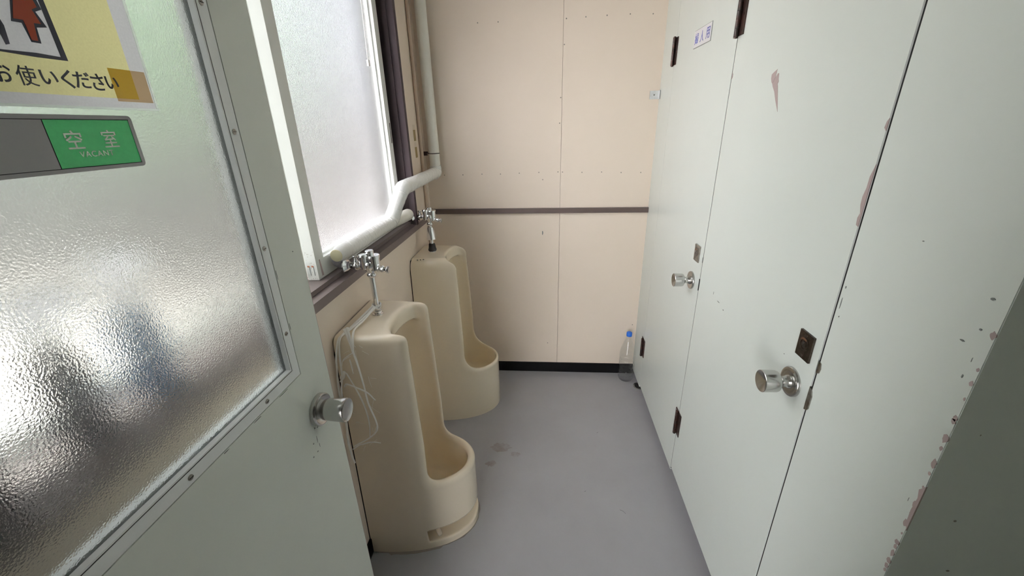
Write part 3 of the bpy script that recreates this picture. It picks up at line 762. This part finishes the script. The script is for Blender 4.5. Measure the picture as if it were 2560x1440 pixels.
# ------------------------------------------------------------------ flush valves
def valve(X, Y, zb, label, cone):
    v = empty('flush_valve', (X, Y, zb), label, 'flush valve', 'chrome flush valves on the urinals')
    finish('spud_flange', lathe(new_bm(), (X, Y, zb-.002), (0,0,1), [(0,.0165),(.003,.0175),(.006,.0168),(.0085,.0125),(.011,.0120),(.012,.0140),(.016,.0138),(.018,.0095)], 32), 'chrome', v)
    finish('flush_pipe', lathe(new_bm(), (X, Y, zb), (0,0,1), [(0,.0085),(.150,.0085)], 24), 'chrome', v)
    zn = zb + .128
    finish('coupling_nut', lathe(new_bm(), (X, Y, zn), (0,0,1), [(0,.0095),(.002,.0122),(.006,.0140),(.010,.0142),(.014,.0125),(.016,.0100)], 28), 'chrome', v)
    zt = zb + .152
    bm = lathe(new_bm(), (X, Y, zn+.014), (0,0,1), [(0,.0100),(.006,.0112),(.016,.0185),(.026,.0210),(.034,.0210),(.038,.0185),(.040,.0)], 32)
    lathe(bm, (X+.012, Y+.003, zn+.022), (0,0,1), [(0,.0130),(.004,.0182),(.040,.0185),(.0405,.0196),(.0480,.0200),(.0495,.0190),(.0495,.0)], 32)
    lathe(bm, (X-.014, Y-.010, zn+.030), (0,0,1), [(0,.0095),(.010,.0125),(.034,.0130),(.038,.0145),(.044,.0145),(.0475,.0120),(.0485,0)], 28)
    finish('valve_body', bm, 'chrome', v)
    finish('top_cap', lathe(new_bm(), (X+.002, Y+.004, zn+.066), (0,0,1), [(0,.0110),(.010,.0128),(.0185,.0128),(.0200,.0115),(.0202,0)], 28), 'chrome', v)
    # inlet arm towards the wall
    bm = lathe(new_bm(), (X-.010, Y-.004, zn+.040), (-1,0,0), [(0,.0115),(.006,.0150),(.012,.0150),(.016,.0105),(.022,.0112),(.028,.0145),(.036,.0147),(.042,.0110),(.050,.0092),(.062,.0092)], 28)
    finish('inlet_arm', bm, 'chrome', v)
    finish('stop_screw', lathe(new_bm(), (X-.042, Y-.004, zn+.044), (0,0,1), [(0,.0095),(.010,.0085),(.014,.0060),(.022,.0050),(.0225,.0085),(.0265,.0090),(.0280,.0075),(.0282,0)], 24), 'chrome', v)
    finish('wall_flange', lathe(new_bm(), (X-.0770, Y-.004, zn+.040), (1,0,0), [(0,.0250),(.003,.0245),(.010,.0160),(.014,.0115),(.016,.0095)], 32), 'chrome', v)
    finish('push_button', lathe(new_bm(), (X+.012, Y+.001, zn+.030), (1,-.05,-.14), [(0,.0085),(.010,.0090),(.014,.0115),(.019,.0110),(.022,.0085),(.025,.0108),(.030,.0110),(.033,.0085),(.038,.0075),(.041,.0118),(.046,.0120),(.048,.0105),(.0485,0)], 28), 'chrome', v)
    if cone:
        finish('cone_cover', lathe(new_bm(), (X, Y, zb+.062), (0,0,1), [(0,.0225),(.001,.0232),(.055,.0150),(.058,.0140),(.058,.0088)], 36), 'chrome', v)
        finish('rubber_boot', lathe(new_bm(), (X, Y, zb+.006), (0,0,1), [(0,.0195),(.008,.0200),(.011,.0180),(.032,.0150),(.034,.0130),(.034,.0088)], 28), 'rubber', v)
    return v
v2 = valve(-.538, 1.162, .8515, 'chrome flush valve with bare pipe on the near urinal', False)
v1 = valve(-.541, 1.868, .8515, 'chrome flush valve with cone cover and rubber boot on the far urinal', True)

# ------------------------------------------------------------------ lagged water pipe
ip = empty('lagged_pipe', (-.62, 1.60, 1.05), 'white lagged water pipe from the corner down along the window sash', 'pipe')
R0 = .0262
def wob(a, b): return lambda t: a*(1 + b*math.sin(t*37)*.5 + b*math.sin(t*91)*.5)
finish('riser', tube(new_bm(), [(-.556,2.104,ZC-.002)] + [(-.556+.004*k/14, 2.104, 1.95-.052*k) for k in range(15)], wob(.0255,.03), 24), 'pvc', ip)
finish('slanted_run', tube(new_bm(), spline([(-.552,2.108,1.198),(-.554,2.06,1.197),(-.560,1.86,1.192),(-.568,1.70,1.188),(-.574,1.625,1.178)], 5), wob(.0275,.05), 24), 'wrap', ip)
finish('down_leg', tube(new_bm(), spline([(-.573,1.632,1.185),(-.585,1.618,1.150),(-.606,1.610,1.105),(-.620,1.600,1.060)], 5), wob(.0275,.05), 24), 'wrap', ip)
finish('sill_run', tube(new_bm(), spline([(-.622,1.128,1.060),(-.622,1.25,1.060),(-.622,1.42,1.060),(-.621,1.56,1.058),(-.621,1.625,1.057)], 6), lambda t: .0265*(1+.02*math.sin(t*37)+.02*math.sin(t*91)) * min(1, .70+t*5), 24), 'wrap', ip)
finish('branch', tube(new_bm(), [(-.620,1.60,1.056),(-.616,1.70,1.052),(-.614,1.785,1.049),(-.614,1.793,1.049),(-.614,1.799,1.049),(-.614,1.802,1.049)], lambda t: .0255 if t < .93 else .0255*math.sqrt(max(0.02,1-((t-.93)/.072)**2)), 24), 'pvc', ip)
finish('knuckle', tube(new_bm(), spline([(-.602,1.612,1.112),(-.617,1.603,1.075),(-.621,1.585,1.060)], 5), wob(.0302,.04), 24), 'wrap', ip)
finish('knuckle', tube(new_bm(), spline([(-.565,1.72,1.189),(-.572,1.645,1.185),(-.579,1.622,1.165)], 5), wob(.0297,.04), 24), 'wrap', ip)
finish('knuckle', tube(new_bm(), spline([(-.552,2.104,1.232),(-.552,2.105,1.200),(-.555,2.075,1.194)], 5), wob(.0285,.05), 24), 'wrap', ip)
bm = new_bm()
lathe(bm, (-.622, 1.1235, 1.060), (0,1,0), [(0,0),(.0003,.0160),(.002,.0182),(.006,.0188),(.012,.0180)], 28)
finish('foam_end', bm, 'foamend', ip)
finish('iron_elbow', tube(new_bm(), spline([(-.624,1.165,1.052),(-.628,1.140,1.045),(-.631,1.140,1.036),(-.622,1.150,1.026),(-.604,1.157,1.019)], 5), .0135, 20), 'galvpipe', ip)
# torn wrapping ridges
for k in range(13):
    t = 1.19 + .030*k
    finish('wrap_fold', tube(new_bm(), spline([(-.600,t,1.076),(-.612,t+.007,1.0845),(-.624,t+.010,1.0862)], 4), .0009, 6), 'wrap', ip)
finish('pipe_clip', box(tube(new_bm(), [(-.556+.030*math.cos(a), 2.104+.030*math.sin(a), 1.290) for a in np.linspace(0, 2*math.pi, 25)], .0016, 8), -.612, -.586, 2.090, 2.112, 1.281, 1.300), 'hinge', ip)
cdn = finish('wall_rod', tube(new_bm(), [(-.6025, 2.062, ZC-.001), (-.6025, 2.062, 1.6), (-.6025, 2.062, 1.10), (-.6025, 2.062, .80)], .0085, 16), 'rod')  # brown rod filling the darker vertical band beside the riser
tag(cdn, 'thin painted conduit on the wall behind the lagged riser', 'rod')

# tape remnants on the window wall
def tape(z0, z1, label, m):
    o = boxo('tape_patch', (XL-.0002, XL+.0007, 1.988, 2.020, z0, z1), m)
    boxo('faded_tape', (XL-.0002, XL+.0006, 1.989, 2.019, z1+.001, z1+.022), 'tape_pale', o)
    return tag(o, label, 'tape', 'old tape stuck beside the riser')
tape(1.353, 1.402, 'upper mustard square of old tape beside the lagged riser', 'tape_old')
tape(1.278, 1.326, 'lower mustard square of old tape beside the lagged riser', 'tape_old')

# ------------------------------------------------------------------ plastic twine
tw = new_bm()
def strand(pts, r, n=5, fr=0):
    P = spline(pts, 7); r *= 1.45
    tube(tw, P, lambda t: r*(1-.35*t), n)
    for _ in range(fr):
        o = Vector((random.uniform(-.003,.003), random.uniform(-.003,.003), random.uniform(-.003,.003)))
        a = random.randint(0, len(P)//3); b = random.randint(len(P)*2//3, len(P)-1)
        tube(tw, [p + o*(.4+1.2*math.sin(3*i/len(P)+o.x*900)) for i, p in enumerate(P[a:b])], r*.33, 4)
T0 = (-.538, 1.162)
tube(tw, [(T0[0]+.0125*math.cos(a), T0[1]+.0125*math.sin(a), .880+.005*math.sin(2*a)) for a in np.linspace(0, 4*math.pi, 41)], .0026, 6)
tube(tw, [(T0[0]+.0135*math.cos(a), T0[1]+.0135*math.sin(a), .885+.004*math.sin(a)) for a in np.linspace(1, 2*math.pi+1, 25)], .0022, 6)
strand([(-.528,1.160,.886),(-.548,1.135,.872),(-.556,1.09,.862),(-.560,1.04,.860),(-.552,1.005,.853),(-.547,.988,.835),(-.546,.982,.814),(-.536,.975,.774),(-.527,.970,.711),(-.521,.966,.651),(-.505,.962,.590),(-.506,.960,.558),(-.533,.960,.527),(-.588,.957,.493)], .0024, 6, 4)
strand([(-.546,1.155,.884),(-.566,1.12,.868),(-.577,1.05,.860),(-.585,1.01,.856),(-.590,.990,.847),(-.596,.975,.803),(-.600,.972,.762),(-.604,.969,.719),(-.606,.966,.667)], .0024, 6, 3)
strand([(-.540,1.15,.884),(-.556,1.115,.868),(-.570,1.04,.861),(-.582,1.00,.858),(-.588,.984,.82),(-.590,.975,.74),(-.597,.968,.69),(-.601,.965,.60)], .0020, 5, 3)
strand([(-.561,.985,.889),(-.555,.984,.866),(-.549,.982,.836),(-.546,.980,.815)], .0030, 6, 2)
strand([(-.552,.986,.893),(-.550,.984,.866),(-.545,.981,.824)], .0028, 6, 2)
strand([(-.546,.980,.815),(-.562,.977,.806),(-.577,.974,.793),(-.584,.972,.770)], .0010, 5, 3)
strand([(-.586,.970,.706),(-.577,.966,.717),(-.552,.965,.708),(-.518,.964,.690),(-.496,.963,.665)], .0016, 5, 3)
strand([(-.592,.955,.483),(-.570,.957,.498),(-.542,.957,.510),(-.520,.957,.513),(-.500,.957,.510)], .0014, 5, 4)
strand([(-.574,.972,.752),(-.553,.968,.702),(-.534,.964,.641),(-.527,.960,.578),(-.532,.958,.526)], .0014, 5, 4)
strand([(-.557,.974,.795),(-.553,.972,.750)], .0012, 5, 1)
strand([(-.592,.970,.735),(-.578,.969,.757),(-.582,.968,.740),(-.594,.968,.724)], .0032, 5, 1)
strand([(-.604,.966,.66),(-.600,.962,.58),(-.604,.958,.52),(-.600,.954,.46),(-.594,.952,.43)], .0030, 6, 3)
for k in range(16):
    z = random.uniform(.48, .86); x = -.535 + random.uniform(-.045, .03); yy = 1.142 - (.173-.025*z/.852) - .010
    a = random.uniform(0, 6.28); l = random.uniform(.015, .04)
    strand([(x, yy, z), (x+l*.5*math.cos(a), yy-.003, z+l*.5*math.sin(a)-.003), (x+l*math.cos(a), yy-.001, z+l*math.sin(a)-.010)], .0004, 4)
for f in tw.faces: pass
two = finish('plastic_twine', tw, 'twine')
tag(two, 'frayed white plastic twine tied round the near flush pipe and hanging down', 'twine')

# ------------------------------------------------------------------ water bottle in the corner
bt = empty('plastic_bottle', (.482, 2.098, 0), 'empty clear plastic bottle with blue cap on the floor in the corner', 'bottle')
def bottle_ring(z):
    if z < .01: return .038 + .006*(z/.01)
    if z < .18:
        return .0445 - .0022*abs(math.sin((z-.01)/.17*math.pi*6))**6
    if z < .265:
        t = (z-.18)/.085; return .0445*(1-t)**.75*.70 + .0445*.30*(1-t)+ .0140*t
    return .0140
bm = new_bm(); N = 48; rings = []
zs = [0.0006] + list(np.linspace(.002, .012, 4)) + list(np.linspace(.016, .18, 60)) + list(np.linspace(.184, .265, 20)) + [.272, .286]
def rr(z, a):
    r = bottle_ring(z)
    if .02 < z < .175: r -= .0028*max(0, math.sin(8*a + z*30))**2
    return r
def shell(off):
    R = []
    for z in zs:
        R.append([bm.verts.new((.482 + (rr(z, 2*math.pi*k/N)-off)*math.cos(2*math.pi*k/N), 2.098 + (rr(z, 2*math.pi*k/N)-off)*math.sin(2*math.pi*k/N), z+off)) for k in range(N)])
    return R
A = shell(0)
for a, b in zip(A, A[1:]):
    for k in range(N): j = (k+1) % N; bm.faces.new((a[k], a[j], b[j], b[k]))
bm.faces.new(A[0][::-1]); bm.faces.new(A[-1])
finish('bottle_body', bm, 'pet', bt, 60)
cp = lathe(new_bm(), (.482, 2.098, .283), (0,0,1), [(0,.0152),(.001,.0157),(.020,.0152),(.0225,.0138),(.0228,0)], 36)
finish('cap', cp, 'bluecap', bt)

for (cx, cy, rx, ry) in ((-.20,1.50,.055,.038),(-.13,1.46,.03,.02),(-.235,1.40,.030,.022)):
    finish('floor_stain', prism(new_bm(), blob(cx, cy, rx, ry, 22, .45), 'Z', .0001, .0005), 'stain', bpy.data.objects['floor'])
# small debris hairs on the floor
for i, (x, y, dx, dy) in enumerate([(.30,1.19,.020,-.016),(.26,1.62,.006,.004),(.17,1.27,.006,.003)]):
    o = finish('floor_lint', tube(new_bm(), spline([(x,y,.0012),(x+dx*.5,y+dy*.3,.0012),(x+dx,y+dy,.0012)], 4), .0008, 5), 'scuff')
    tag(o, ['curled dark hair on the grey floor before the near cubicle door', 'dark speck of lint on the floor toward the corner bottle', 'short thread of lint in the middle of the floor'][i], 'lint')

# ------------------------------------------------------------------ outdoors beyond the frosted glass
bm = new_bm(); box(bm, -14, 6, -9, 9, -.5, -.35)
tag(finish('ground_outside', bm, 'concrete'), 'pale concrete yard outside the window', 'ground', kind='structure')
ax = empty('added_screen_wall', (-3, 3.6, -.35), 'near-black added building blurred beyond the frosted window', 'screen')
bm = new_bm(); box(bm, -9, -.62, 3.3, 3.6, -.35, 1.40); finish('lower_wall', bm, 'screen_low', ax)  # dark wall added outside to tone down the view through the pane
bm = new_bm(); box(bm, -9, -.62, 3.3, 3.6, 1.40, 6.5); finish('upper_wall', bm, 'screen_up', ax)
bm = new_bm(); box(bm, -6.8, -6.5, .4, 3.29, -.35, 1.9); finish('side_wall', bm, 'screen_low', ax)  # added return, blocks sky glare behind the door glass
bm = new_bm()
for k in range(620):
    x, y, z = random.uniform(-3.5, -2.2), random.uniform(2.4, 3.1), random.uniform(1.45, 2.7)
    d = Vector((random.gauss(0,1), random.gauss(0,1), random.gauss(0,1))).normalized(); x_, y_, _ = frame_of(d); s = random.uniform(.05,.10)
    c = Vector((x, y, z)); v = [bm.verts.new(c + x_*s*a + y_*s*b) for a, b in ((-1,-.3),(0,-.6),(1,0),(0,.6),(-1,.3))]
    bm.faces.new(v)
tag(finish('hedge', bm, 'leaf'), 'green shrub blurred beyond the door glass and window', 'shrub')
dp = empty('downpipe', (-.80, 2.02, -.35), 'grey rainwater downpipe blurred behind the far edge of the frosted window', 'downpipe')
finish('pipe', tube(new_bm(), [(-.80, 2.02, -.35), (-.80, 2.02, 3.4)], .030, 20), 'signgrey', dp)
finish('bracket', lathe(new_bm(), (-.80, 2.02, 1.70), (0,0,1), [(0,.033),(.03,.033)], 20), 'signgrey', dp)
